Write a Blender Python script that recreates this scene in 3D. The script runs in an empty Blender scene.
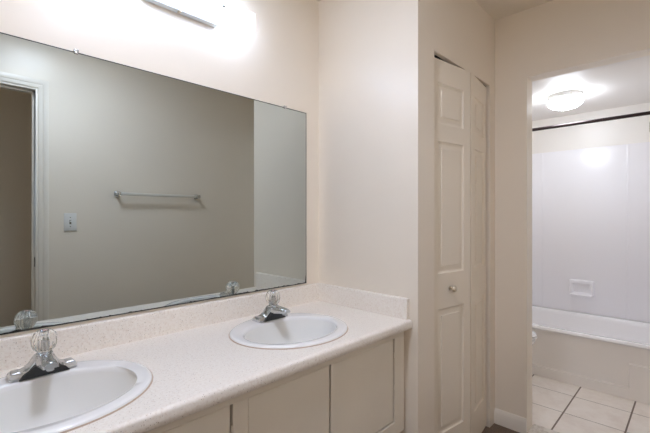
import bpy, bmesh, math, random
from mathutils import Vector, Matrix
random.seed(7)
PI = math.pi
S = bpy.context.scene
C = S.collection

# ---------------------------------------------------------------- camera, world, exposure
CAM_H = 1.25
cam = bpy.data.cameras.new('camera'); cam_o = bpy.data.objects.new('camera', cam); C.objects.link(cam_o)
cam.sensor_width = 36.0; cam.lens = 381.0 / 650.0 * 36.0; cam.clip_start = 0.02; cam.clip_end = 50
TH = math.atan(372.0 / 381.0)
cam_o.location = (0, -1.5, CAM_H)
cam_o.rotation_euler = (PI / 2, 0, TH - PI / 2)
S.camera = cam_o
S.view_settings.view_transform = 'Standard'; S.view_settings.look = 'None'
S.view_settings.gamma = 1.0; S.view_settings.use_curve_mapping = False
S.view_settings.exposure = 0.33
w = bpy.data.worlds.new('world'); S.world = w; w.use_nodes = True
w.node_tree.nodes['Background'].inputs[0].default_value = (0.8, 0.85, 1, 1)
w.node_tree.nodes['Background'].inputs[1].default_value = 0.02
VANITY_L = 13.5      # radiance of the fluorescent lens
VANITY_C = (0.82, 0.99, 1.34)
BATH_L = 29.0
BATH_C = (0.93, 1.0, 1.10)
FILL_L = 50.0         # unseen fill light added in the ceiling over the vanity
FILL_C = (0.91, 0.99, 1.20)
ROOM_W = 4.5         # unseen fill added in the room behind the doorway (watts)
cy = S.cycles
cy.max_bounces = 16; cy.diffuse_bounces = 10; cy.glossy_bounces = 8; cy.transmission_bounces = 12
cy.use_denoising = True; cy.sample_clamp_indirect = 6.0; cy.caustics_reflective = False
cy.use_adaptive_sampling = False

# ---------------------------------------------------------------- materials
def new_mat(name):
    m = bpy.data.materials.new(name); m.use_nodes = True
    nt = m.node_tree; b = nt.nodes['Principled BSDF']
    return m, nt, b
def N(nt, t, **kw):
    n = nt.nodes.new(t)
    for k, v in kw.items(): setattr(n, k, v)
    return n
def coords(nt, scale=(1, 1, 1), kind='Object'):
    tc = N(nt, 'ShaderNodeTexCoord'); mp = N(nt, 'ShaderNodeMapping')
    mp.inputs['Scale'].default_value = scale
    nt.links.new(tc.outputs[kind], mp.inputs[0]); return mp.outputs[0]
def noise(nt, vec, scale, detail=2.0, rough=0.5):
    n = N(nt, 'ShaderNodeTexNoise'); n.inputs['Scale'].default_value = scale
    n.inputs['Detail'].default_value = detail; n.inputs['Roughness'].default_value = rough
    nt.links.new(vec, n.inputs['Vector']); return n.outputs['Fac']
def ramp(nt, fac, stops):
    r = N(nt, 'ShaderNodeValToRGB'); e = r.color_ramp.elements
    while len(e) < len(stops): e.new(0.5)
    for i, (p, c) in enumerate(stops):
        e[i].position = p; e[i].color = (*c, 1) if len(c) == 3 else c
    nt.links.new(fac, r.inputs[0]); return r.outputs[0]
def bump(nt, b, h, strength, dist=0.002):
    n = N(nt, 'ShaderNodeBump'); n.inputs['Strength'].default_value = strength; n.inputs['Distance'].default_value = dist
    nt.links.new(h, n.inputs['Height']); nt.links.new(n.outputs[0], b.inputs['Normal'])
def plain(name, col, rough=0.5, metal=0.0, spec=0.5, bscale=None, bstr=0.1, vary=0.0, coat=0.0):
    m, nt, b = new_mat(name)
    b.inputs['Base Color'].default_value = (*col, 1); b.inputs['Roughness'].default_value = rough
    b.inputs['Metallic'].default_value = metal; b.inputs['Specular IOR Level'].default_value = spec
    b.inputs['Coat Weight'].default_value = coat
    v = coords(nt)
    if vary:
        f = noise(nt, v, 3.0, 4.0)
        c = ramp(nt, f, [(0.3, tuple(x * (1 - vary) for x in col)), (0.7, tuple(min(1, x * (1 + vary)) for x in col))])
        nt.links.new(c, b.inputs['Base Color'])
    if bscale:
        bump(nt, b, noise(nt, v, bscale, 3.0), bstr)
    return m

M = {}
WALLC = (0.875, 0.803, 0.70)
M['wall'] = plain('wall_paint', WALLC, 0.33, spec=0.5, bscale=90, bstr=0.10, vary=0.012)
M['wall_bath'] = plain('bathroom_paint', (0.86, 0.83, 0.79), 0.38, spec=0.5, bscale=90, bstr=0.10, vary=0.012)
M['ceiling'] = plain('ceiling_paint', (0.80, 0.74, 0.65), 0.7, bscale=60, bstr=0.2)
M['ceiling_bath'] = plain('bathroom_ceiling_paint', (0.84, 0.81, 0.78), 0.5, bscale=60, bstr=0.1)
M['trim'] = plain('trim_paint', (0.86, 0.82, 0.75), 0.35, bscale=40, bstr=0.05)
M['casing'] = plain('casing_paint', (0.85, 0.80, 0.72), 0.32, bscale=40, bstr=0.05)
M['door'] = plain('door_paint', (0.88, 0.81, 0.70), 0.42, bscale=120, bstr=0.12)
M['cabinet'] = plain('cabinet_paint', (0.87, 0.81, 0.70), 0.45, bscale=70, bstr=0.15, vary=0.03)
M['dark'] = plain('dark_gap', (0.02, 0.017, 0.014), 0.8)
M['porcelain'] = plain('porcelain', (0.90, 0.90, 0.90), 0.12, spec=0.5, coat=0.5)
M['porcelain_bowl_shaded'] = plain('porcelain_bowl_shaded', (0.82, 0.82, 0.80), 0.45, spec=0.35, coat=0.0)  # darker than the rim: the bowl's shading is put into its colour
M['tub'] = plain('tub_enamel', (0.88, 0.87, 0.88), 0.22, coat=0.3)
M['apron'] = plain('apron_enamel', (0.88, 0.85, 0.82), 0.28, coat=0.2)
M['surround'] = plain('surround_plastic', (0.88, 0.87, 0.90), 0.28, bscale=8, bstr=0.05)
M['chrome'] = plain('chrome', (0.62, 0.64, 0.66), 0.2, metal=1.0, bscale=200, bstr=0.02)
M['chrome_dull'] = plain('dull_chrome', (0.55, 0.56, 0.57), 0.3, metal=1.0, bscale=300, bstr=0.05)
M['bar'] = plain('satin_bar', (0.80, 0.79, 0.75), 0.28, metal=0.35)
M['brass'] = plain('satin_nickel', (0.72, 0.66, 0.55), 0.3, metal=1.0)
M['bronze'] = plain('dark_bronze', (0.045, 0.03, 0.03), 0.3, metal=0.6)
M['black'] = plain('matte_black', (0.012, 0.012, 0.012), 0.45)
M['white_plastic'] = plain('white_plastic', (0.82, 0.82, 0.8), 0.35)
M['metal_white'] = plain('white_metal', (0.80, 0.86, 0.90), 0.4)
M['caulk'] = plain('caulk', (0.52, 0.40, 0.31), 0.6)
M['index'] = plain('index_button', (0.78, 0.45, 0.42), 0.4)
M['strike'] = plain('strike_metal', (0.25, 0.22, 0.18), 0.4, metal=0.8)

def mk_mirror():
    m, nt, b = new_mat('mirror_silver')
    b.inputs['Base Color'].default_value = (0.55, 0.595, 0.58, 1); b.inputs['Metallic'].default_value = 1
    b.inputs['Roughness'].default_value = 0.004
    return m
M['mirror'] = mk_mirror()
M['mirror_edge'] = plain('mirror_glass_edge', (0.02, 0.022, 0.02), 0.3)
def mk_counter():
    m, nt, b = new_mat('speckled_counter')
    v = coords(nt)
    base = ramp(nt, noise(nt, v, 140, 3.0, 0.7), [(0.28, (0.75, 0.66, 0.57)), (0.40, (0.86, 0.80, 0.73)), (0.62, (0.92, 0.875, 0.815))])
    vo = N(nt, 'ShaderNodeTexVoronoi'); vo.inputs['Scale'].default_value = 210; nt.links.new(v, vo.inputs['Vector'])
    spot = ramp(nt, vo.outputs['Distance'], [(0.16, (1, 1, 1)), (0.26, (0, 0, 0))])
    sep = N(nt, 'ShaderNodeSeparateColor'); nt.links.new(vo.outputs['Color'], sep.inputs[0])
    sel = ramp(nt, sep.outputs[0], [(0.70, (0, 0, 0)), (0.74, (1, 1, 1))])
    mul = N(nt, 'ShaderNodeMath', operation='MULTIPLY'); nt.links.new(spot, mul.inputs[0]); nt.links.new(sel, mul.inputs[1])
    tint = ramp(nt, sep.outputs[1], [(0.0, (0.28, 0.20, 0.14)), (0.5, (0.45, 0.38, 0.33)), (1.0, (0.30, 0.29, 0.28))])
    mx = N(nt, 'ShaderNodeMixRGB'); nt.links.new(mul.outputs[0], mx.inputs[0]); nt.links.new(base, mx.inputs[1]); nt.links.new(tint, mx.inputs[2])
    nt.links.new(mx.outputs[0], b.inputs['Base Color'])
    b.inputs['Roughness'].default_value = 0.42
    bump(nt, b, noise(nt, v, 400, 1.0), 0.05, 0.0005)
    return m
M['counter'] = mk_counter()
def mk_tile():
    m, nt, b = new_mat('floor_tile')
    tc = N(nt, 'ShaderNodeTexCoord'); sp = N(nt, 'ShaderNodeSeparateXYZ'); nt.links.new(tc.outputs['Object'], sp.inputs[0])
    def line(sock, off, per, half):
        a = N(nt, 'ShaderNodeMath', operation='SUBTRACT'); nt.links.new(sock, a.inputs[0]); a.inputs[1].default_value = off - per * 0.5
        p = N(nt, 'ShaderNodeMath', operation='PINGPONG'); nt.links.new(a.outputs[0], p.inputs[0]); p.inputs[1].default_value = per * 0.5
        g = N(nt, 'ShaderNodeMath', operation='GREATER_THAN'); nt.links.new(p.outputs[0], g.inputs[0]); g.inputs[1].default_value = per * 0.5 - half
        return g.outputs[0]
    gx = line(sp.outputs[0], 2.80, 0.30, 0.0022)
    gy = line(sp.outputs[1], -0.890, 0.313, 0.0045)
    mx = N(nt, 'ShaderNodeMath', operation='MAXIMUM'); nt.links.new(gx, mx.inputs[0]); nt.links.new(gy, mx.inputs[1])
    v = coords(nt)
    body = ramp(nt, noise(nt, v, 9, 6.0, 0.65), [(0.25, (0.74, 0.66, 0.60)), (0.5, (0.83, 0.77, 0.71)), (0.75, (0.88, 0.83, 0.78))])
    mix = N(nt, 'ShaderNodeMixRGB'); nt.links.new(mx.outputs[0], mix.inputs[0]); nt.links.new(body, mix.inputs[1])
    mix.inputs[2].default_value = (0.16, 0.12, 0.09, 1)
    nt.links.new(mix.outputs[0], b.inputs['Base Color']); b.inputs['Roughness'].default_value = 0.4
    inv = N(nt, 'ShaderNodeMath', operation='SUBTRACT'); inv.inputs[0].default_value = 1; nt.links.new(mx.outputs[0], inv.inputs[1])
    bump(nt, b, inv.outputs[0], 0.5, 0.002)
    return m
M['tile'] = mk_tile()
def mk_marble():
    m, nt, b = new_mat('marble_threshold')
    v = coords(nt)
    c = ramp(nt, noise(nt, v, 40, 6.0, 0.7), [(0.35, (0.5, 0.44, 0.38)), (0.55, (0.72, 0.68, 0.62))])
    nt.links.new(c, b.inputs['Base Color']); b.inputs['Roughness'].default_value = 0.35
    return m
M['marble'] = mk_marble()
def mk_carpet():
    m, nt, b = new_mat('carpet')
    v = coords(nt)
    f = noise(nt, v, 260, 4.0, 0.7)
    c = ramp(nt, f, [(0.3, (0.10, 0.07, 0.05)), (0.6, (0.26, 0.19, 0.14)), (0.8, (0.36, 0.28, 0.22))])
    nt.links.new(c, b.inputs['Base Color']); b.inputs['Roughness'].default_value = 0.95
    bump(nt, b, f, 1.0, 0.006)
    return m
M['carpet'] = mk_carpet()
def mk_acrylic():
    m, nt, b = new_mat('clear_acrylic')
    b.inputs['Base Color'].default_value = (0.93, 0.94, 0.93, 1); b.inputs['Roughness'].default_value = 0.03
    b.inputs['IOR'].default_value = 1.47; b.inputs['Transmission Weight'].default_value = 1.0
    return m
M['acrylic'] = mk_acrylic()
def mk_emit(name, col, strength, base=(0.9, 0.9, 0.9)):
    m, nt, b = new_mat(name)
    b.inputs['Base Color'].default_value = (*base, 1)
    b.inputs['Emission Color'].default_value = (*col, 1); b.inputs['Emission Strength'].default_value = strength
    return m
M['lens'] = mk_emit('fluorescent_lens', VANITY_C, VANITY_L)
M['fill_disc'] = mk_emit('ceiling_fill_disc', FILL_C, FILL_L)  # glow of the added ceiling fill
M['cap'] = mk_emit('lens_end', VANITY_C, VANITY_L * 0.40)
M['lens_side'] = mk_emit('lens_underside', VANITY_C, VANITY_L * 0.30)
M['dome'] = mk_emit('glass_dome', BATH_C, BATH_L)

# ---------------------------------------------------------------- mesh helpers
def box(bm, x0, x1, y0, y1, z0, z1, bev=0.0, seg=2):
    g = bmesh.new()
    bmesh.ops.create_cube(g, size=1.0)
    for v in g.verts:
        v.co = Vector(((x0 + x1) / 2 + v.co.x * (x1 - x0), (y0 + y1) / 2 + v.co.y * (y1 - y0), (z0 + z1) / 2 + v.co.z * (z1 - z0)))
    if bev > 0: bmesh.ops.bevel(g, geom=list(g.edges), offset=bev, segments=seg, affect='EDGES', profile=0.5)
    merge(bm, g)
def merge(bm, g):
    me = bpy.data.meshes.new('t'); g.to_mesh(me); g.free(); bm.from_mesh(me); bpy.data.meshes.remove(me)
def loft(bm, rings, closed=True, cap0=False, cap1=False):
    vs = [[bm.verts.new(p) for p in r] for r in rings]
    n = len(rings[0])
    for a, b in zip(vs, vs[1:]):
        for i in range(n if closed else n - 1):
            j = (i + 1) % n
            try: bm.faces.new((a[i], a[j], b[j], b[i]))
            except ValueError: pass
    if cap0: bm.faces.new(list(reversed(vs[0])))
    if cap1: bm.faces.new(vs[-1])
    return vs
def lathe(bm, prof, c=(0, 0, 0), n=32, axis='z', flute=0, fl=0.0):
    rings = []
    for r, h in prof:
        ring = []
        for i in range(n):
            a = 2 * PI * i / n
            rr = max(r, 1e-5) * (1 - fl * (0.5 - 0.5 * math.cos(flute * a)) if flute else 1)
            p = (rr * math.cos(a), rr * math.sin(a), h)
            if axis == 'x': p = (p[2], p[0], p[1])
            if axis == 'y': p = (p[1], p[2], p[0])
            ring.append((c[0] + p[0], c[1] + p[1], c[2] + p[2]))
        rings.append(ring)
    loft(bm, rings, True, True, True)
def cyl(bm, c, r, h, axis='z', n=24, bev=0.0):
    b = min(bev, r * 0.5, h * 0.4)
    pr = [(r, 0), (r, h)] if b <= 0 else [(r - b, 0), (r, b), (r, h - b), (r - b, h)]
    lathe(bm, pr, c, n, axis)
def rrect(cx, cy_, hx, hy, r, z, n=6):
    pts = []
    for k, (sx, sy) in enumerate(((1, 1), (-1, 1), (-1, -1), (1, -1))):
        for i in range(n + 1):
            a = PI / 2 * k + PI / 2 * i / n
            pts.append((cx + sx * (hx - r) + r * math.cos(a), cy_ + sy * (hy - r) + r * math.sin(a), z))
    return pts
def finish(bm, smooth=None):
    bmesh.ops.remove_doubles(bm, verts=list(bm.verts), dist=1e-5)
    bmesh.ops.recalc_face_normals(bm, faces=list(bm.faces))
def obj(name, bm, mat, parent=None, smooth=35, fix=True):
    if fix: finish(bm)
    if parent is not None and root_of(parent).type == 'EMPTY':
        bmesh.ops.translate(bm, verts=list(bm.verts), vec=-Vector(root_of(parent).location))
    me = bpy.data.meshes.new(name); bm.to_mesh(me); bm.free()
    mats = mat if isinstance(mat, (list, tuple)) else [mat]
    for m_ in mats: me.materials.append(M[m_])
    if smooth:
        me.polygons.foreach_set('use_smooth', [True] * len(me.polygons))
        try: me.set_sharp_from_angle(angle=math.radians(smooth))
        except Exception: pass
    o = bpy.data.objects.new(name, me); C.objects.link(o)
    if parent is not None: o.parent = parent
    return o
def root_of(o):
    while o.parent is not None: o = o.parent
    return o
def tag(o, label=None, cat=None, group=None, kind=None):
    for k, v in (('label', label), ('category', cat), ('group', group), ('kind', kind)):
        if v: o[k] = v
    return o
def thing(name, label, cat, loc, group=None):
    o = bpy.data.objects.new(name, None); C.objects.link(o); o.location = loc; o.empty_display_size = 0.05
    return tag(o, label, cat, group)
def struct(name, bm, mat, parent=None, smooth=35):
    o = obj(name, bm, mat, parent, smooth)
    if parent is None: o['kind'] = 'structure'
    return o
def copy_tree(o, parent=None):
    c = o.copy(); C.objects.link(c); c.parent = parent
    for ch in o.children: copy_tree(ch, c)
    return c
def B(*a, **k):
    bm = bmesh.new(); box(bm, *a, **k); return bm

# ---------------------------------------------------------------- dimensions (metres)
X0, X1, X2, X2b = -0.40, 1.485, 2.377, 2.477     # near end wall, return wall, bathroom wall (both faces)
YC = -0.622                                       # closet wall
YO = -1.50                                        # wall facing the mirror
HC = 2.44
XB = 4.07; YB = -1.525; HB = 2.18                 # bathroom
OY0, OY1, OH = -0.80, -1.478, 2.05                # bathroom opening
DX0, DX1, DH = -0.35, 0.457, 2.063                # entrance opening in the facing wall
CX0, CX1, CH = 1.63, 2.296, 2.027                 # closet opening

# ---------------------------------------------------------------- shell
struct('floor', B(X0 - 1.6, X2 + 0.02, -2.75, 0, -0.1, 0), 'carpet')
struct('floor', B(X2 + 0.02, XB + 0.1, YB - 0.1, 0, -0.1, 0), 'tile')
struct('wall_left', B(X0 - 0.1, XB + 0.1, 0, 0.1, 0, HC + 0.02), 'wall')
struct('wall_back', B(X0 - 0.1, X0, YO, 0, 0, HC), 'wall')
bm = bmesh.new()
box(bm, X1, X1 + 0.1, YC, 0, 0, HC)
struct('wall_end', bm, 'wall')
bm = bmesh.new()
box(bm, X1 + 0.1, CX0, YC, YC + 0.1, 0, HC)
box(bm, CX0, CX1, YC, YC + 0.1, CH, HC)
box(bm, CX1, X2, YC, YC + 0.1, 0, HC)
struct('wall_closet', bm, 'wall', smooth=None)
bm = bmesh.new()
box(bm, X2, X2b, OY0, 0, 0, HC); box(bm, X2, X2b, OY1, OY0, OH, HC); box(bm, X2, X2b, YO - 0.11, OY1, 0, HC)
struct('wall_right', bm, 'wall', smooth=None)
bm = bmesh.new()
box(bm, DX1, X2, YO - 0.11, YO, 0, HC); box(bm, DX0, DX1, YO - 0.11, YO, DH, HC); box(bm, X0 - 1.6, DX0, YO - 0.11, YO, 0, HC)
struct('wall_front', bm, 'wall', smooth=None)
struct('ceiling', B(X0, X2, YO, 0, HC, HC + 0.1), 'ceiling')
struct('ceiling', B(X2b, XB, YB, 0, HB, HB + 0.1), 'ceiling_bath')
# bathroom linings: their own paint on the inner faces
struct('wall_bathroom_back', B(XB, XB + 0.1, YB, 0, 0, HC), 'wall_bath')
struct('wall_bathroom_right', B(X2b, XB + 0.1, YB - 0.1, YB, 0, HC), 'wall_bath')
# room beyond the entrance
struct('wall_hall_far', B(X0 - 1.6, X2, -2.85, -2.75, 0, HC), 'wall')
struct('wall_hall_right', B(1.55, 1.65, -2.75, YO - 0.11, 0, HC), 'wall')
struct('wall_hall_left', B(X0 - 1.7, X0 - 1.6, -2.85, YO, 0, HC), 'wall')
struct('ceiling', B(X0 - 1.7, X2, -2.85, YO - 0.11, HC, HC + 0.1), 'ceiling')
lt = bpy.data.lights.new('hall_fill', 'AREA'); lt.energy = ROOM_W; lt.size = 0.4; lt.color = (0.88, 0.95, 1.1)  # area light with no fixture, added to brighten the room beyond
lo = bpy.data.objects.new('hall_fill', lt); C.objects.link(lo); lo.location = (-1.2, -2.2, 2.42)

def baseboard(name, p, q, nrm, h=0.088, t=0.013):
    """p,q ends on the wall face at floor; nrm = unit vector into the room"""
    prof = [(0, 0), (t, 0), (t, h * 0.72), (t * 0.8, h * 0.80), (t * 0.55, h * 0.93), (t * 0.3, h), (0, h)]
    rings = []
    for e in (p, q):
        rings.append([(e[0] + nrm[0] * d, e[1] + nrm[1] * d, z) for d, z in prof])
    bm = bmesh.new(); loft(bm, rings, True, True, True)
    return struct(name, bm, 'trim')
baseboard('baseboard_right', (X2, YC, 0), (X2, OY0, 0), (-1, 0))
baseboard('baseboard_front', (DX1 + 0.06, YO, 0), (X2, YO, 0), (0, 1))
baseboard('baseboard_end', (X1 + 0.001, YC, 0), (CX0, YC, 0), (0, -1))
baseboard('baseboard_back', (X0, YO, 0), (X0, -0.62, 0), (1, 0))
bm = bmesh.new(); box(bm, X2 - 0.01, X2b + 0.03, OY1 + 0.001, OY0 - 0.001, 0, 0.011, 0.004)
struct('trim_1', bm, 'marble')

# entrance doorway: jamb, stop, casing, strike plate  (door_1)
bm = bmesh.new()
jt = 0.012
box(bm, DX1 - jt, DX1, YO - 0.112, YO + 0.001, 0, DH, 0.001)
box(bm, DX0, DX0 + jt, YO - 0.112, YO + 0.001, 0, DH, 0.001)
box(bm, DX0 + jt, DX1 - jt, YO - 0.112, YO + 0.001, DH - jt, DH, 0.001)
d1 = struct('door_1', bm, 'casing')
d1['label'] = 'white painted door frame of the open doorway seen in the mirror'
bm = bmesh.new()
box(bm, DX1 - jt - 0.010, DX1 - jt, YO - 0.085, YO - 0.05, 0, DH - jt)
box(bm, DX0 + jt, DX0 + jt + 0.010, YO - 0.085, YO - 0.05, 0, DH - jt)
box(bm, DX0 + jt, DX1 - jt, YO - 0.085, YO - 0.05, DH - jt - 0.010, DH - jt)
obj('door_stop', bm, 'casing', d1)
def casing_bm():
    # mitred profile swept round the opening: (offset from opening edge, height off the wall)
    prof = [(0.0, 0.0), (0.0, 0.007), (0.006, 0.010), (0.022, 0.010), (0.027, 0.014), (0.046, 0.016), (0.054, 0.013), (0.057, 0.0)]
    rings = []
    for cx_, cz, sx, sz in ((DX0, 0, -1, 0), (DX0, DH, -1, 1), (DX1, DH, 1, 1), (DX1, 0, 1, 0)):
        rings.append([(cx_ + sx * (o - 0.006 * 0), YO + h, cz + sz * o) for o, h in prof])
    bm = bmesh.new(); loft(bm, rings, True, True, True); return bm
obj('door_casing', casing_bm(), 'casing', d1)
bm = bmesh.new(); box(bm, DX1 - jt - 0.002, DX1 - jt, YO - 0.045, YO - 0.012, 0.93, 0.99, 0.0006)
obj('strike_plate', bm, 'strike', d1)

# ---------------------------------------------------------------- bifold closet door (door_2)
def leaf_bm(wd, z0, z1, th=0.028):
    """leaf in local space: x 0..wd, front face at y=-th/2, raised panels on both faces"""
    bm = bmesh.new()
    sx = 0.060
    pans = [(0.19, 0.80), (0.972, 1.617), (1.703, 1.900)]
    for side in (-1, 1):
        yf = side * th / 2
        def P(x, z, d=0.0): return bm.verts.new((x, yf - side * d, z))
        zs = [z0] + [v for p in pans for v in p] + [z1]
        def quad(x0, x1, za, zb):
            bm.faces.new((P(x0, za), P(x1, za), P(x1, zb), P(x0, zb)))
        quad(0, sx, z0, z1); quad(wd - sx, wd, z0, z1)
        for i in range(0, len(zs), 2): quad(sx, wd - sx, zs[i], zs[i + 1])
        for za, zb in pans:
            rings = []
            for ins, d in ((0, 0), (0.002, 0.005), (0.008, 0.0085), (0.013, 0.0090), (0.016, 0.0080), (0.034, 0.0045), (0.036, 0.0005)):
                rings.append([(sx + ins, yf - side * d, za + ins), (wd - sx - ins, yf - side * d, za + ins),
                              (wd - sx - ins, yf - side * d, zb - ins), (sx + ins, yf - side * d, zb - ins)])
            loft(bm, rings, True, False, True)
    for a, b in (((0, z0), (0, z1)), ((wd, z0), (wd, z1)), ((0, z0), (wd, z0)), ((0, z1), (wd, z1))):
        bm.faces.new([bm.verts.new((a[0], -th / 2, a[1])), bm.verts.new((b[0], -th / 2, b[1])),
                      bm.verts.new((b[0], th / 2, b[1])), bm.verts.new((a[0], th / 2, a[1]))])
    return bm
PA = Vector((CX0 + 0.006, -0.582)); PB = Vector((CX1 - 0.008, -0.592)); PF = Vector((1.980, -0.631))
d2 = bpy.data.objects.new('door_2', None); C.objects.link(d2); d2.location = (PA.x, PA.y, 0); d2['kind'] = 'structure'
d2['label'] = 'beige bifold closet door with raised panels, slightly folded'
d2.empty_display_size = 0.05
def place_leaf(a, b):
    d = b - a; wd = d.length - 0.007; ang = math.atan2(d.y, d.x)
    bm = leaf_bm(wd, 0.014, 2.012)
    bm.transform(Matrix.Translation((a.x + d.x / d.length * 0.0015, a.y + d.y / d.length * 0.0015, 0)) @ Matrix.Rotation(ang, 4, 'Z'))
    return obj('leaf', bm, 'door', d2, smooth=25), ang
l1, a1 = place_leaf(PA, PF); l2, a2 = place_leaf(PF, PB)
bm = bmesh.new()
lathe(bm, [(0.012, 0), (0.012, 0.003), (0.006, 0.006), (0.006, 0.014), (0.0135, 0.019), (0.0165, 0.026), (0.013, 0.033), (0.005, 0.036)], n=24, axis='z')
mid = PA + (PF - PA) * 0.47
bm.transform(Matrix.Translation((mid.x + math.sin(a1) * 0.014, mid.y - math.cos(a1) * 0.014, 0.893)) @ Matrix.Rotation(a1, 4, 'Z') @ Matrix.Rotation(PI / 2, 4, 'X'))
kn = obj('knob', bm, 'brass', l1)
bm = bmesh.new(); box(bm, CX0 + 0.002, CX1 - 0.002, -0.600, -0.560, CH - 0.008, CH - 0.0005)
obj('top_track', bm, 'dark', d2)

# ---------------------------------------------------------------- vanity cabinet
ZC = 0.79
FY = -0.565
CB = 0.30                                          # underside of the cabinet box
van = thing('vanity_cabinet', 'long cream painted vanity cabinet with flat doors under the speckled countertop', 'cabinet', (0.54, -0.3, 0))
bm = bmesh.new()
def fr(x0, x1, z0, z1): box(bm, x0, x1, FY, FY + 0.019, z0, z1, 0.001, 1)
zt, zb, zd = 0.752, CB, 0.358
VX0, VX1 = X0 + 0.005, 1.462
stiles = [(VX0, -0.16), (0.178, 0.228), (0.587, 0.637), (1.39, VX1)]
fr(VX0, VX1, 0.722, zt); fr(VX0, VX1, zb, zd)
for a, b in ((VX0, -0.16), (0.587, 0.637), (1.39, VX1)): fr(a, b, zd, 0.722)
obj('face_frame', bm, 'cabinet', van, smooth=None)
bm = bmesh.new()
box(bm, VX1 - 0.016, VX1, FY + 0.019, -0.005, zb, zt); box(bm, VX0, VX0 + 0.016, FY + 0.019, -0.005, zb, zt)
box(bm, VX0 + 0.016, VX1 - 0.016, FY + 0.02, -0.005, zb, zb + 0.016)
box(bm, VX0 + 0.016, VX1 - 0.016, -0.012, -0.004, zb + 0.016, zt - 0.12)
obj('carcass', bm, 'cabinet', van, smooth=None)
bm = bmesh.new(); box(bm, VX0 + 0.05, VX1 - 0.03, -0.36, -0.34, 0, zb)
box(bm, VX1 - 0.05, VX1 - 0.03, -0.34, -0.005, 0, zb); box(bm, VX0 + 0.05, VX0 + 0.07, -0.34, -0.005, 0, zb)
obj('toe_base', bm, 'cabinet', van, smooth=None)
bm = bmesh.new(); box(bm, VX1 - 0.02, X1 - 0.001, FY + 0.03, FY + 0.036, zb, zt)
obj('filler_strip', bm, 'cabinet', van, smooth=None)
def door_panel(x0, x1, hinge_x):
    bm = bmesh.new(); box(bm, x0, x1, FY + 0.004, FY + 0.012, zd + 0.007, 0.719, 0.0015, 1)
    d = obj('cabinet_door', bm, 'cabinet', van, smooth=None)
    for z in (0.50, 0.64):
        bm = bmesh.new(); cyl(bm, (hinge_x, FY + 0.001, z), 0.0028, 0.022, 'z', 10)
        obj('hinge', bm, 'cabinet', d)
    return d
door_panel(-0.157, 0.213, -0.158)
door_panel(0.219, 0.580, 0.583)
door_panel(0.6405, 0.9855, 0.639)
door_panel(0.9935, 1.3825, 1.3865)

# ---------------------------------------------------------------- countertop
ctop = thing('countertop', 'off-white speckled vanity countertop with backsplash and two sink cutouts', 'countertop', (0.54, -0.3, ZC))
CTX0, CTX1 = X0 + 0.001, X1 - 0.001
SINKS = [(0.200, -0.314), (1.012, -0.314)]
SAX, SAY = 0.247, 0.222
YF0 = -0.578
bm = bmesh.new()
def rect(x0, x1, y0, y1, z):
    bm.faces.new([bm.verts.new(p) for p in ((x0, y0, z), (x1, y0, z), (x1, y1, z), (x0, y1, z))])
cellx = 0.29
xs = CTX0
for sx, sy in SINKS:
    rect(xs, sx - cellx, YF0, -0.001, ZC); xs = sx + cellx
    ya, yb = YF0, -0.001
    angs = sorted([2 * PI * i / 96 for i in range(96)] + [math.atan2(y - sy, x) % (2 * PI) for x in (-cellx, cellx) for y in (ya, yb)])
    inner, outer, low = [], [], []
    for a in angs:
        ca, sa = math.cos(a), math.sin(a)
        r = 1 / math.sqrt((ca / (SAX - 0.012)) ** 2 + (sa / (SAY - 0.012)) ** 2)
        inner.append((sx + r * ca, sy + r * sa, ZC)); low.append((sx + r * ca, sy + r * sa, ZC - 0.035))
        t = min([(cellx / abs(ca)) if abs(ca) > 1e-9 else 9, ((yb - sy) / sa) if sa > 1e-9 else (((ya - sy) / sa) if sa < -1e-9 else 9)])
        outer.append((sx + t * ca, sy + t * sa, ZC))
    loft(bm, [outer, inner, low])
rect(xs, CTX1, YF0, -0.001, ZC)
for f in bm.faces:
    f.normal_update()
    if abs(f.normal.z) > 0.9 and f.normal.z < 0: f.normal_flip()
obj('slab', bm, 'counter', ctop, smooth=None, fix=False)
# bullnose front edge
bm = bmesh.new()
prof = [(YF0, ZC)]
for i in range(1, 7):
    a = PI / 2 * i / 6; prof.append((YF0 - 0.012 * math.sin(a) * 1.2, ZC - 0.012 * (1 - math.cos(a))))
prof += [(YF0 - 0.0165, ZC - 0.02), (YF0 - 0.0165, ZC - 0.034), (YF0 - 0.013, ZC - 0.038), (YF0 + 0.012, ZC - 0.038), (YF0 + 0.012, ZC - 0.022)]
loft(bm, [[(x, y, z) for y, z in prof] for x in (CTX0, CTX1)], closed=False)
obj('front_edge', bm, 'counter', ctop, smooth=60)
def splash_prof(t=0.019, h=0.094):
    p = [(0.001, 0.0005), (t, 0.0005)]
    for i in range(0, 6):
        a = PI / 2 * i / 5; p.append((t - 0.007 + 0.007 * math.cos(a), h - 0.007 + 0.007 * math.sin(a)))
    return p + [(0.001, h)]
bm = bmesh.new()
loft(bm, [[(x, -d, ZC + z) for d, z in splash_prof()] for x in (CTX0, CTX1)], True, True, True)
obj('backsplash', bm, 'counter', ctop)
bm = bmesh.new()
loft(bm, [[(X1 - d, y, ZC + z) for d, z in splash_prof()] for y in (-0.0195, -0.578)], True, True, True)
obj('side_splash', bm, 'counter', ctop)

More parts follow.
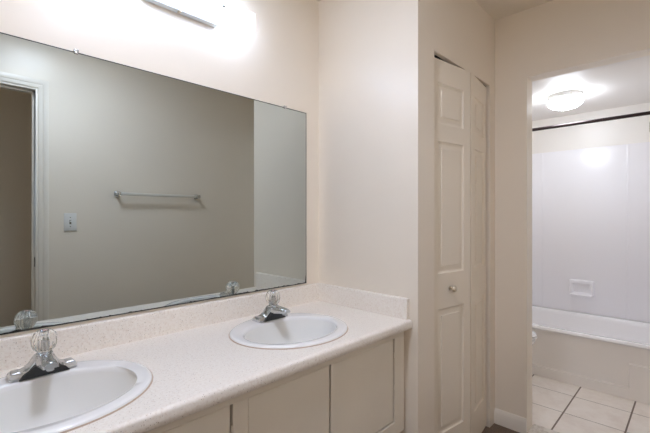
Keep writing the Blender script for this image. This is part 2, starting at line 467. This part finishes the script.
# ---------------------------------------------------------------- sinks
def ell(cx_, cy_, ax, ay, z, n=72): return [(cx_ + ax * math.cos(2 * PI * i / n), cy_ + ay * math.sin(2 * PI * i / n), z) for i in range(n)]
def make_sink(sx, sy, label):
    t = thing('bathroom_sink', label, 'sink', (sx, sy, ZC), 'oval drop-in sinks')
    by = sy - 0.020; bx = sx + (0.002 if sx < 0.5 else -0.006)
    z = ZC
    bm = bmesh.new()
    rr = [ell(sx, sy, SAX - 0.004, SAY - 0.004, z + 0.0008), ell(sx, sy, SAX, SAY, z + 0.003), ell(sx, sy, SAX - 0.001, SAY - 0.001, z + 0.006), ell(sx, sy, SAX - 0.006, SAY - 0.006, z + 0.009),
          ell(sx, sy, SAX - 0.014, SAY - 0.014, z + 0.0100),
          ell(sx - 0.008, sy - 0.020, SAX - 0.036, SAY - 0.044, z + 0.0098), ell(bx, by, 0.208, 0.158, z + 0.0085),
          ell(bx, by, 0.205, 0.155, z + 0.005), ell(bx, by, 0.203, 0.153, z - 0.004)]
    loft(bm, rr)
    obj('rim', bm, 'porcelain', t, smooth=60)
    bm = bmesh.new()
    rr = [ell(bx, by, 0.203, 0.153, z - 0.004), ell(bx, by, 0.198, 0.149, z - 0.02)]
    for f, dz in ((0.93, 0.045), (0.86, 0.075), (0.75, 0.105), (0.6, 0.128), (0.42, 0.142), (0.25, 0.149), (0.13, 0.152)):
        rr.append(ell(bx, by + 0.01 * (1 - f), 0.198 * f, 0.149 * f + (0.004 if f < 0.2 else 0), z - dz))
    loft(bm, rr)
    bowl = obj('bowl', bm, 'porcelain_bowl_shaded', t, smooth=60)
    bm = bmesh.new()
    lathe(bm, [(0.031, -0.153), (0.031, -0.150), (0.027, -0.149), (0.022, -0.153)], (bx, by + 0.009, z), 32)
    dr = obj('drain', bm, 'chrome_dull', t)
    bm = bmesh.new(); lathe(bm, [(0.018, -0.150), (0.018, -0.1465), (0.012, -0.1455)], (bx, by + 0.009, z), 24)
    obj('stopper', bm, 'chrome_dull', dr)
    bm = bmesh.new()
    loft(bm, [ell(sx, sy, SAX + 0.0035, SAY + 0.0035, z + 0.0004), ell(sx, sy, SAX + 0.002, SAY + 0.002, z + 0.0022), ell(sx, sy, SAX - 0.003, SAY - 0.003, z + 0.0035)])
    obj('caulk_bead', bm, 'caulk', t)
    return t
make_sink(*SINKS[0], 'white oval drop-in sink nearest the camera, cut by the edge of the photo')
make_sink(*SINKS[1], 'white oval drop-in sink beside the end wall, seen whole')

# ---------------------------------------------------------------- faucets
def make_faucet(fx, fy, fz, label, tilt=0.0):
    t = thing('faucet', label, 'faucet', (fx, fy, fz), 'centerset faucets on the sinks')
    T = Matrix.Translation((fx, fy, fz)) @ Matrix.Diagonal((1, 1.08, 1.07, 1))
    bm = bmesh.new()
    # body: sections along x; (x, half depth bottom, half depth top, front shift, height)
    sec = [(-0.080, .022, .018, 0, .010), (-0.076, .027, .022, 0, .014), (-0.050, .028, .023, 0, .017), (-0.042, .028, .021, .002, .021), (-0.033, .028, .019, .006, .031),
           (-0.026, .029, .019, .011, .044), (-0.021, .030, .020, .015, .052), (-0.016, .030, .019, .016, .055)]
    sec = sec + [(-a[0], *a[1:]) for a in reversed(sec)]
    rings = []
    for x, hb, ht, s_, h in sec:
        z0 = 0.0
        rings.append([(x, -hb, z0), (x, -hb, z0 + min(.006, h * .5)), (x, -ht - .001 - s_, h - .004), (x, -ht + .004 - s_, h), (x, ht - .004 - s_, h), (x, ht + .001 - s_, h - .004), (x, hb, z0 + min(.006, h * .5)), (x, hb, z0)])
    loft(bm, rings, True, True, True)
    bm.transform(T); obj('body', bm, 'chrome', t, smooth=28)
    # recessed panels on the wings
    for s in (-1, 1):
        bm = bmesh.new(); box(bm, min(s * .073, s * .054), max(s * .073, s * .054), -.016, .016, .0150, .0178, .001, 1)
        bm.transform(T); obj('wing_inset', bm, 'chrome_dull', t)
    # spout
    bm = bmesh.new()
    def rs(y, hw, zl, zh, tw=None):
        tw = tw or hw * 0.72
        return [(-hw, y, zl), (-hw, y, (zl + zh) / 2), (-tw, y, zh - .002), (-tw + .004, y, zh), (tw - .004, y, zh), (tw, y, zh - .002), (hw, y, (zl + zh) / 2), (hw, y, zl)]
    loft(bm, [rs(-.010, .023, .030, .056), rs(-.034, .024, .028, .057), rs(-.052, .022, .032, .0565), rs(-.078, .0195, .036, .0555), rs(-.103, .0175, .038, .0545), rs(-.108, .0155, .040, .0525)], True, True, True)
    bm.transform(T); sp_ = obj('spout', bm, 'chrome', t, smooth=28)
    bm = bmesh.new(); lathe(bm, [(0.008, 0.030), (0.009, 0.031), (0.009, 0.038)], (0, -0.090, 0), 20)
    bm.transform(T); obj('aerator', bm, 'chrome_dull', sp_)
    # black piece filling the hollow front under the spout
    bm = bmesh.new()
    pts = [(-.060, .0010), (.060, .0010), (.050, .012), (.038, .019), (.027, .033), (-.027, .033), (-.038, .019), (-.050, .012)]
    loft(bm, [[(x, -0.010, z) for x, z in pts], [(x * .98, -0.0325 - (0.012 if z > .03 else 0), z) for x, z in pts]], True, True, True)
    bm.transform(T); obj('underside_shell', bm, 'black', t)
    # neck + acrylic knob
    bm = bmesh.new()
    KO = Matrix.Translation((0, -0.017, -0.004))
    lathe(bm, [(0.021, 0.055), (0.0205, 0.061), (0.016, 0.0645), (0.012, 0.065)], n=28)
    lathe(bm, [(0.0075, 0.060), (0.0075, 0.094)], n=16)
    bm.transform(T @ KO); obj('collar', bm, 'chrome', t)
    bm = bmesh.new()
    lathe(bm, [(0.0115, 0.0645), (0.019, 0.066), (0.0265, 0.073), (0.031, 0.084), (0.0325, 0.094), (0.031, 0.104), (0.0265, 0.113), (0.019, 0.1195), (0.0105, 0.122), (0.0100, 0.1215),
               (0.0096, 0.100), (0.0095, 0.0965), (0.0, 0.0965)][:12], n=72, flute=12, fl=0.05)
    bm.transform(T @ KO); k = obj('knob', bm, 'acrylic', t, smooth=20)
    bm = bmesh.new(); lathe(bm, [(0.0078, 0.1165), (0.0088, 0.118), (0.0088, 0.1195), (0.007, 0.1205)], n=20)
    bm.transform(T @ KO); obj('index_button', bm, 'index', k)
    return t
FZ = ZC + 0.0103
make_faucet(0.219, -0.146, FZ, 'chrome faucet with clear acrylic knob on the sink nearest the camera')
make_faucet(1.037, -0.150, FZ, 'chrome faucet with clear acrylic knob on the sink beside the end wall')

# ---------------------------------------------------------------- mirror
MX0, MX1, MZ0, MZ1 = -0.15, 1.388, 0.8945, 1.803
mir = thing('wall_mirror', 'wide frameless wall mirror above the double vanity', 'mirror', (0.62, 0, MZ0))
bm = bmesh.new(); box(bm, MX0, MX1, -0.0055, -0.0005, MZ0, MZ1)
obj('backing', bm, 'mirror_edge', mir, smooth=None)
bm = bmesh.new()
e = 0.0036
vs = [bm.verts.new(p) for p in ((MX0 + e, -0.0060, MZ0 + e), (MX1 - e, -0.0060, MZ0 + e), (MX1 - e, -0.0060, MZ1 - e), (MX0 + e, -0.0060, MZ1 - e))]
bm.faces.new(vs)
g = obj('glass', bm, 'mirror', mir, smooth=None)
# desilvered black edge along the bottom, irregular
bm = bmesh.new()
top, bot = [], []
n = 260
rn = random.Random(3)
val = 0.003
for i in range(n + 1):
    x = MX0 + (MX1 - MX0) * i / n
    val += rn.uniform(-0.0012, 0.0012); val = min(max(val, 0.0016), 0.0062)
    h = val + (0.004 * rn.random() if rn.random() < 0.12 else 0)
    if x > MX1 - 0.02: h += 0.0
    top.append((x, -0.0064, MZ0 + h)); bot.append((x, -0.0064, MZ0 - 0.0005))
loft(bm, [top, bot], closed=False)
rt, rb = [], []
for i in range(31):
    z = MZ0 + 0.07 * i / 30
    rt.append((MX1 - 0.0005, -0.0064, z)); rb.append((MX1 - 0.0075 * (1 - i / 30) ** 1.4 - 0.002 - rn.random() * 0.001, -0.0064, z))
loft(bm, [rt, rb], closed=False)
obj('worn_edge', bm, 'black', mir, smooth=None)
def clip(x, z, up):
    bm = bmesh.new()
    s = 1 if up else -1
    box(bm, x - 0.007, x + 0.007, -0.0105, 0, min(z, z + s * 0.011), max(z, z + s * 0.008), 0.001)
    box(bm, x - 0.006, x + 0.006, -0.0095, -0.0070, min(z - s * 0.006, z), max(z - s * 0.006, z) + 0.001, 0.0005)
    lathe(bm, [(0.003, -0.0115), (0.0036, -0.0095)], (x, 0, z + s * 0.004), 12, 'y')
    return obj('mirror_clip', bm, 'chrome', mir)
clip(0.332, MZ1, True); clip(1.240, MZ1, True)

# ---------------------------------------------------------------- vanity light
LX0, LX1 = 0.39, 1.004
vl = thing('vanity_light', 'white box vanity light glowing on the wall above the mirror', 'light', (0.697, 0, 2.07))
bm = bmesh.new(); box(bm, LX0 + 0.15, LX1 - 0.153, -0.030, -0.0005, 2.0695, 2.162, 0.0015)
obj('chassis', bm, 'metal_white', vl)
bm = bmesh.new(); box(bm, LX0 + 0.151, LX1 - 0.154, -0.083, -0.0305, 2.0815, 2.158, 0.004)
for f in bm.faces:
    f.normal_update(); f.material_index = 0 if f.normal.y < -0.7 else 1
obj('lens', bm, ['lens', 'lens_side'], vl)
for a, b in ((LX0, LX0 + 0.15), (LX1 - 0.153, LX1)):
    bm = bmesh.new(); box(bm, a, b, -0.083, -0.0005, 2.0815, 2.158, 0.003)
    ec = obj('end_cap', bm, 'cap', vl)
    bm = bmesh.new(); lathe(bm, [(0.006, -0.090), (0.0075, -0.088), (0.0075, -0.084), (0.004, -0.0825)], ((a + b) / 2 - 0.085 if a > 0.5 else (a + b) / 2, 0, 2.126), 16, 'y')
    obj('thumb_nut', bm, 'chrome_dull', ec)
for x in (0.682,):
    bm = bmesh.new(); box(bm, x - 0.005, x + 0.005, -0.036, -0.012, 2.063, 2.070, 0.0015)
    obj('lens_clip', bm, 'brass', vl)

# ---------------------------------------------------------------- towel bar, switch (seen in the mirror)
tb = thing('towel_bar', 'short chrome towel bar on the beige wall reflected in the mirror', 'towel bar', (1.215, YO, 1.42))
TX = (0.915, 1.52)
for x in TX:
    bm = bmesh.new(); box(bm, x - 0.017, x + 0.017, YO + 0.0005, YO + 0.010, 1.393, 1.430, 0.003)
    box(bm, x - 0.010, x + 0.010, YO + 0.010, YO + 0.062, 1.402, 1.424, 0.003)
    obj('bracket', bm, 'chrome', tb)
bm = bmesh.new(); box(bm, TX[0] + 0.010, TX[1] - 0.010, YO + 0.041, YO + 0.060, 1.402, 1.4225, 0.005, 3)
obj('bar', bm, 'bar', tb)
sw = thing('light_switch', 'ivory single toggle light switch on the wall reflected in the mirror', 'light switch', (0.63, YO, 1.213))
bm = bmesh.new(); box(bm, 0.594, 0.666, YO + 0.0005, YO + 0.0065, 1.155, 1.272, 0.0025)
obj('plate', bm, 'white_plastic', sw)
bm = bmesh.new(); box(bm, 0.6245, 0.6355, YO + 0.006, YO + 0.0072, 1.199, 1.227)
obj('slot', bm, 'strike', sw)
bm = bmesh.new(); box(bm, 0.626, 0.634, YO + 0.006, YO + 0.018, 1.214, 1.223, 0.001)
obj('toggle', bm, 'white_plastic', sw)
for z in (1.183, 1.243):
    bm = bmesh.new(); cyl(bm, (0.63, YO + 0.006, z), 0.0033, 0.0012, 'y', 12); obj('screw', bm, 'strike', sw)

# ---------------------------------------------------------------- bathtub
XT = 3.31
tub = thing('bathtub', 'white built-in bathtub with stepped apron under the wall surround', 'bathtub', ((XT + XB) / 2, -0.762, 0))
ty0, ty1 = YB + 0.002, -0.002
tcx, tcy = (XT + XB) / 2, (ty0 + ty1) / 2
hx, hy = (XB - XT) / 2 - 0.001, (ty1 - ty0) / 2
bm = bmesh.new()
rings = [rrect(tcx, tcy, hx - 0.006, hy, 0.008, 0.360), rrect(tcx, tcy, hx + 0.0, hy, 0.010, 0.372), rrect(tcx, tcy, hx - 0.006, hy - 0.004, 0.012, 0.384), rrect(tcx, tcy, hx - 0.016, hy - 0.014, 0.014, 0.388),
         rrect(tcx, tcy, hx - 0.058, hy - 0.075, 0.09, 0.386), rrect(tcx, tcy, hx - 0.068, hy - 0.09, 0.10, 0.376), rrect(tcx, tcy, hx - 0.076, hy - 0.10, 0.10, 0.35),
         rrect(tcx, tcy, hx - 0.105, hy - 0.17, 0.12, 0.16), rrect(tcx, tcy, hx - 0.13, hy - 0.21, 0.12, 0.115), rrect(tcx, tcy, hx - 0.18, hy - 0.28, 0.10, 0.10)]
loft(bm, rings, True, False, True)
obj('basin', bm, 'tub', tub, smooth=50)
bm = bmesh.new()
box(bm, XT + 0.020, XT + 0.036, ty0, ty1, 0.0, 0.3605)                       # recessed skirt
def band(y0, y1, z1):
    box(bm, XT + 0.002, XT + 0.0145, y0, y1, 0.0, z1, 0.004)
yL, yR = -0.362, -1.163
xf, xr, iz, bz = XT + 0.001, XT + 0.0205, 0.006, 0.006
# band faces: (y range, top height); upper edges sloped
for y0, y1, zt_ in ((ty0, yR - 0.006, 0.245), (yR - 0.006, yL + 0.006, 0.078), (yL + 0.006, ty1, 0.245)):
    loft(bm, [[(xf, y0, 0), (xf, y1, 0)], [(xf, y0, zt_ - iz), (xf, y1, zt_ - iz)], [(xr, y0, zt_), (xr, y1, zt_)]], closed=False)
for y, d in ((yR - 0.006, 0.006), (yL + 0.006, -0.006)):
    loft(bm, [[(xf, y, 0.072), (xf, y, 0.238)], [(xr, y + d, 0.078), (xr, y + d, 0.245)]], closed=False)
obj('apron', bm, 'apron', tub, smooth=None, fix=False)
bm = bmesh.new(); lathe(bm, [(0.024, 0.0995), (0.024, 0.1015), (0.018, 0.1015)], (tcx, ty0 + 0.32, 0), 24); obj('drain', bm, 'chrome', tub)

# surround
sr = thing('tub_surround', 'pale glossy plastic wall surround above the bathtub', 'tub surround', (XB, -0.762, 0.39))
zs0, zs1 = 0.3885, 1.858
bm = bmesh.new(); box(bm, XB - 0.010, XB - 0.0005, ty0, ty1, zs0, zs1, 0.003)
obj('back_panel', bm, 'surround', sr)
for ya, yb in ((ty0, ty0 + 0.009), (ty1 - 0.009, ty1)):
    bm = bmesh.new(); box(bm, XT + 0.02, XB - 0.0105, ya, yb, zs0, zs1, 0.003)
    obj('side_panel', bm, 'surround', sr)
for y in (-1.085, -0.44):
    bm = bmesh.new(); box(bm, XB - 0.014, XB - 0.0095, y - 0.008, y + 0.008, zs0, zs1 - 0.01, 0.002)
    obj('seam_rib', bm, 'surround', sr)
bm = bmesh.new()
sy0, sy1, sz0, sz1 = -0.849, -0.668, 0.538, 0.676
xo = XB - 0.010
def rr_yz(y0, y1, z0, z1, r, x, n=5):
    return [(x, p[0], p[1]) for p in rrect((y0 + y1) / 2, (z0 + z1) / 2, (y1 - y0) / 2, (z1 - z0) / 2, r, 0, n)]
loft(bm, [rr_yz(sy0 - .004, sy1 + .004, sz0 - .004, sz1 + .004, .012, xo + .001), rr_yz(sy0, sy1, sz0, sz1, .012, xo - .016), rr_yz(sy0 + .004, sy1 - .004, sz0 + .004, sz1 - .004, .011, xo - .020),
          rr_yz(sy0 + .020, sy1 - .020, sz0 + .022, sz1 - .026, .010, xo - .020), rr_yz(sy0 + .023, sy1 - .023, sz0 + .025, sz1 - .029, .010, xo - .017), rr_yz(sy0 + .028, sy1 - .028, sz0 + .030, sz1 - .034, .009, xo - .002)], True, False, True)
loft(bm, [rr_yz(sy0 + .006, sy1 - .006, sz0, sz0 + .018, .006, xo - .014), rr_yz(sy0 + .010, sy1 - .010, sz0 + .002, sz0 + .018, .006, xo - .052), rr_yz(sy0 + .014, sy1 - .014, sz0 + .005, sz0 + .015, .004, xo - .058)], True, True, True)
obj('soap_dish', bm, 'surround', sr)

# curtain rod
rod = thing('curtain_rod', 'dark bronze shower curtain rod spanning above the bathtub', 'curtain rod', (3.40, -0.762, 1.956))
bm = bmesh.new(); cyl(bm, (3.40, YB + 0.006, 1.955), 0.0125, -YB - 0.012, 'y', 20)
obj('rod', bm, 'bronze', rod)
for y, s in ((-0.001, -1), (YB + 0.001, 1)):
    bm = bmesh.new(); lathe(bm, [(0.026, 0), (0.026, s * 0.004), (0.016, s * 0.012), (0.015, s * 0.02)], (3.40, y, 1.955), 24, 'y')
    obj('flange', bm, 'bronze', rod)

# round flush ceiling lights
def flush_light(LC, label, glass):
    cl = thing('ceiling_light', label, 'light', LC)
    bm = bmesh.new(); lathe(bm, [(0.114, -0.0005), (0.116, -0.006), (0.115, -0.034), (0.112, -0.040), (0.100, -0.042)], LC, 48)
    obj('base', bm, 'white_plastic', cl)
    bm = bmesh.new()
    lathe(bm, [(0.108, -0.0425)] + [(0.119 * math.cos(a * PI / 180), -0.050 - 0.060 * math.sin(a * PI / 180)) for a in range(0, 86, 9)], LC, 48)
    obj('glass_shade', bm, glass, cl, smooth=60)
    bm = bmesh.new(); cyl(bm, (LC[0] - 0.100, LC[1] - 0.060, LC[2] - 0.020), 0.004, 0.006, 'x', 10); obj('thumb_screw', bm, 'brass', cl)
flush_light((3.37, -0.777, HB), 'round flush ceiling light glowing in the bathroom beyond the opening', 'dome')
RC = (0.48, -0.86, HC)  # added fill above the view, brightens the counter and lower walls
rl = thing('ceiling_fill', 'unseen round fill light added in the ceiling over the double vanity', 'light', RC)
bm = bmesh.new(); lathe(bm, [(0.168, -0.0005), (0.168, -0.004), (0.160, -0.012), (0.146, -0.014), (0.142, -0.006), (0.142, -0.001)], RC, 48)
obj('fill_ring', bm, 'white_plastic', rl)
bm = bmesh.new(); lathe(bm, [(0.1415, -0.0015), (0.1415, -0.005), (0.138, -0.006)], RC, 48)
obj('fill_diffuser', bm, 'fill_disc', rl)

# ---------------------------------------------------------------- toilet
tc_x = 2.90
to = thing('toilet', 'white toilet mostly hidden behind the bathroom wall, only its seat tip showing', 'toilet', (tc_x, -0.35, 0))
def egg(cy_, hw, yb, yf, z, n=40):
    pts = []
    for i in range(n):
        a = 2 * PI * i / n; s_ = math.sin(a)
        y = cy_ + (s_ * (yb - cy_) if s_ > 0 else -s_ * (yf - cy_))
        pts.append((tc_x + hw * math.cos(a) * (1.0 if s_ > 0 else 1.0), y, z))
    return pts
bm = bmesh.new()
loft(bm, [egg(-0.36, .10, -0.10, -0.56, 0.0), egg(-0.36, .105, -0.10, -0.57, 0.02), egg(-0.36, .09, -0.12, -0.54, 0.10), egg(-0.38, .11, -0.12, -0.58, 0.20), egg(-0.40, .155, -0.14, -0.655, 0.31),
          egg(-0.40, .182, -0.15, -0.695, 0.375), egg(-0.40, .184, -0.15, -0.70, 0.395), egg(-0.40, .175, -0.16, -0.69, 0.40),
          egg(-0.42, .125, -0.25, -0.645, 0.398), egg(-0.42, .11, -0.27, -0.63, 0.33), egg(-0.42, .05, -0.34, -0.52, 0.22)], True, True, True)
obj('bowl', bm, 'porcelain', to, smooth=50)
bm = bmesh.new()
loft(bm, [egg(-0.41, .183, -0.20, -0.702, 0.4015), egg(-0.41, .187, -0.20, -0.708, 0.408), egg(-0.41, .184, -0.20, -0.704, 0.416), egg(-0.42, .125, -0.27, -0.645, 0.416), egg(-0.42, .12, -0.275, -0.64, 0.4015)])
loft(bm, [egg(-0.41, .183, -0.20, -0.702, 0.4015), egg(-0.42, .12, -0.275, -0.64, 0.4015)])
obj('seat', bm, 'porcelain', to, smooth=40)
bm = bmesh.new()
loft(bm, [egg(-0.41, .182, -0.195, -0.700, 0.4175), egg(-0.41, .186, -0.195, -0.705, 0.424), egg(-0.41, .180, -0.20, -0.695, 0.434), egg(-0.41, .14, -0.24, -0.64, 0.440)], True, True, True)
obj('lid', bm, 'porcelain', to, smooth=40)
bm = bmesh.new(); box(bm, tc_x - 0.22, tc_x + 0.22, -0.20, -0.012, 0.40, 0.74, 0.018, 3); obj('tank', bm, 'porcelain', to)
bm = bmesh.new(); box(bm, tc_x - 0.228, tc_x + 0.228, -0.208, -0.006, 0.741, 0.775, 0.010, 3); obj('tank_lid', bm, 'porcelain', to)
bm = bmesh.new(); cyl(bm, (tc_x - 0.16, -0.215, 0.68), 0.009, 0.016, 'y', 14); box(bm, tc_x - 0.165, tc_x - 0.095, -0.222, -0.213, 0.674, 0.686, 0.003)
obj('flush_lever', bm, 'chrome', to)
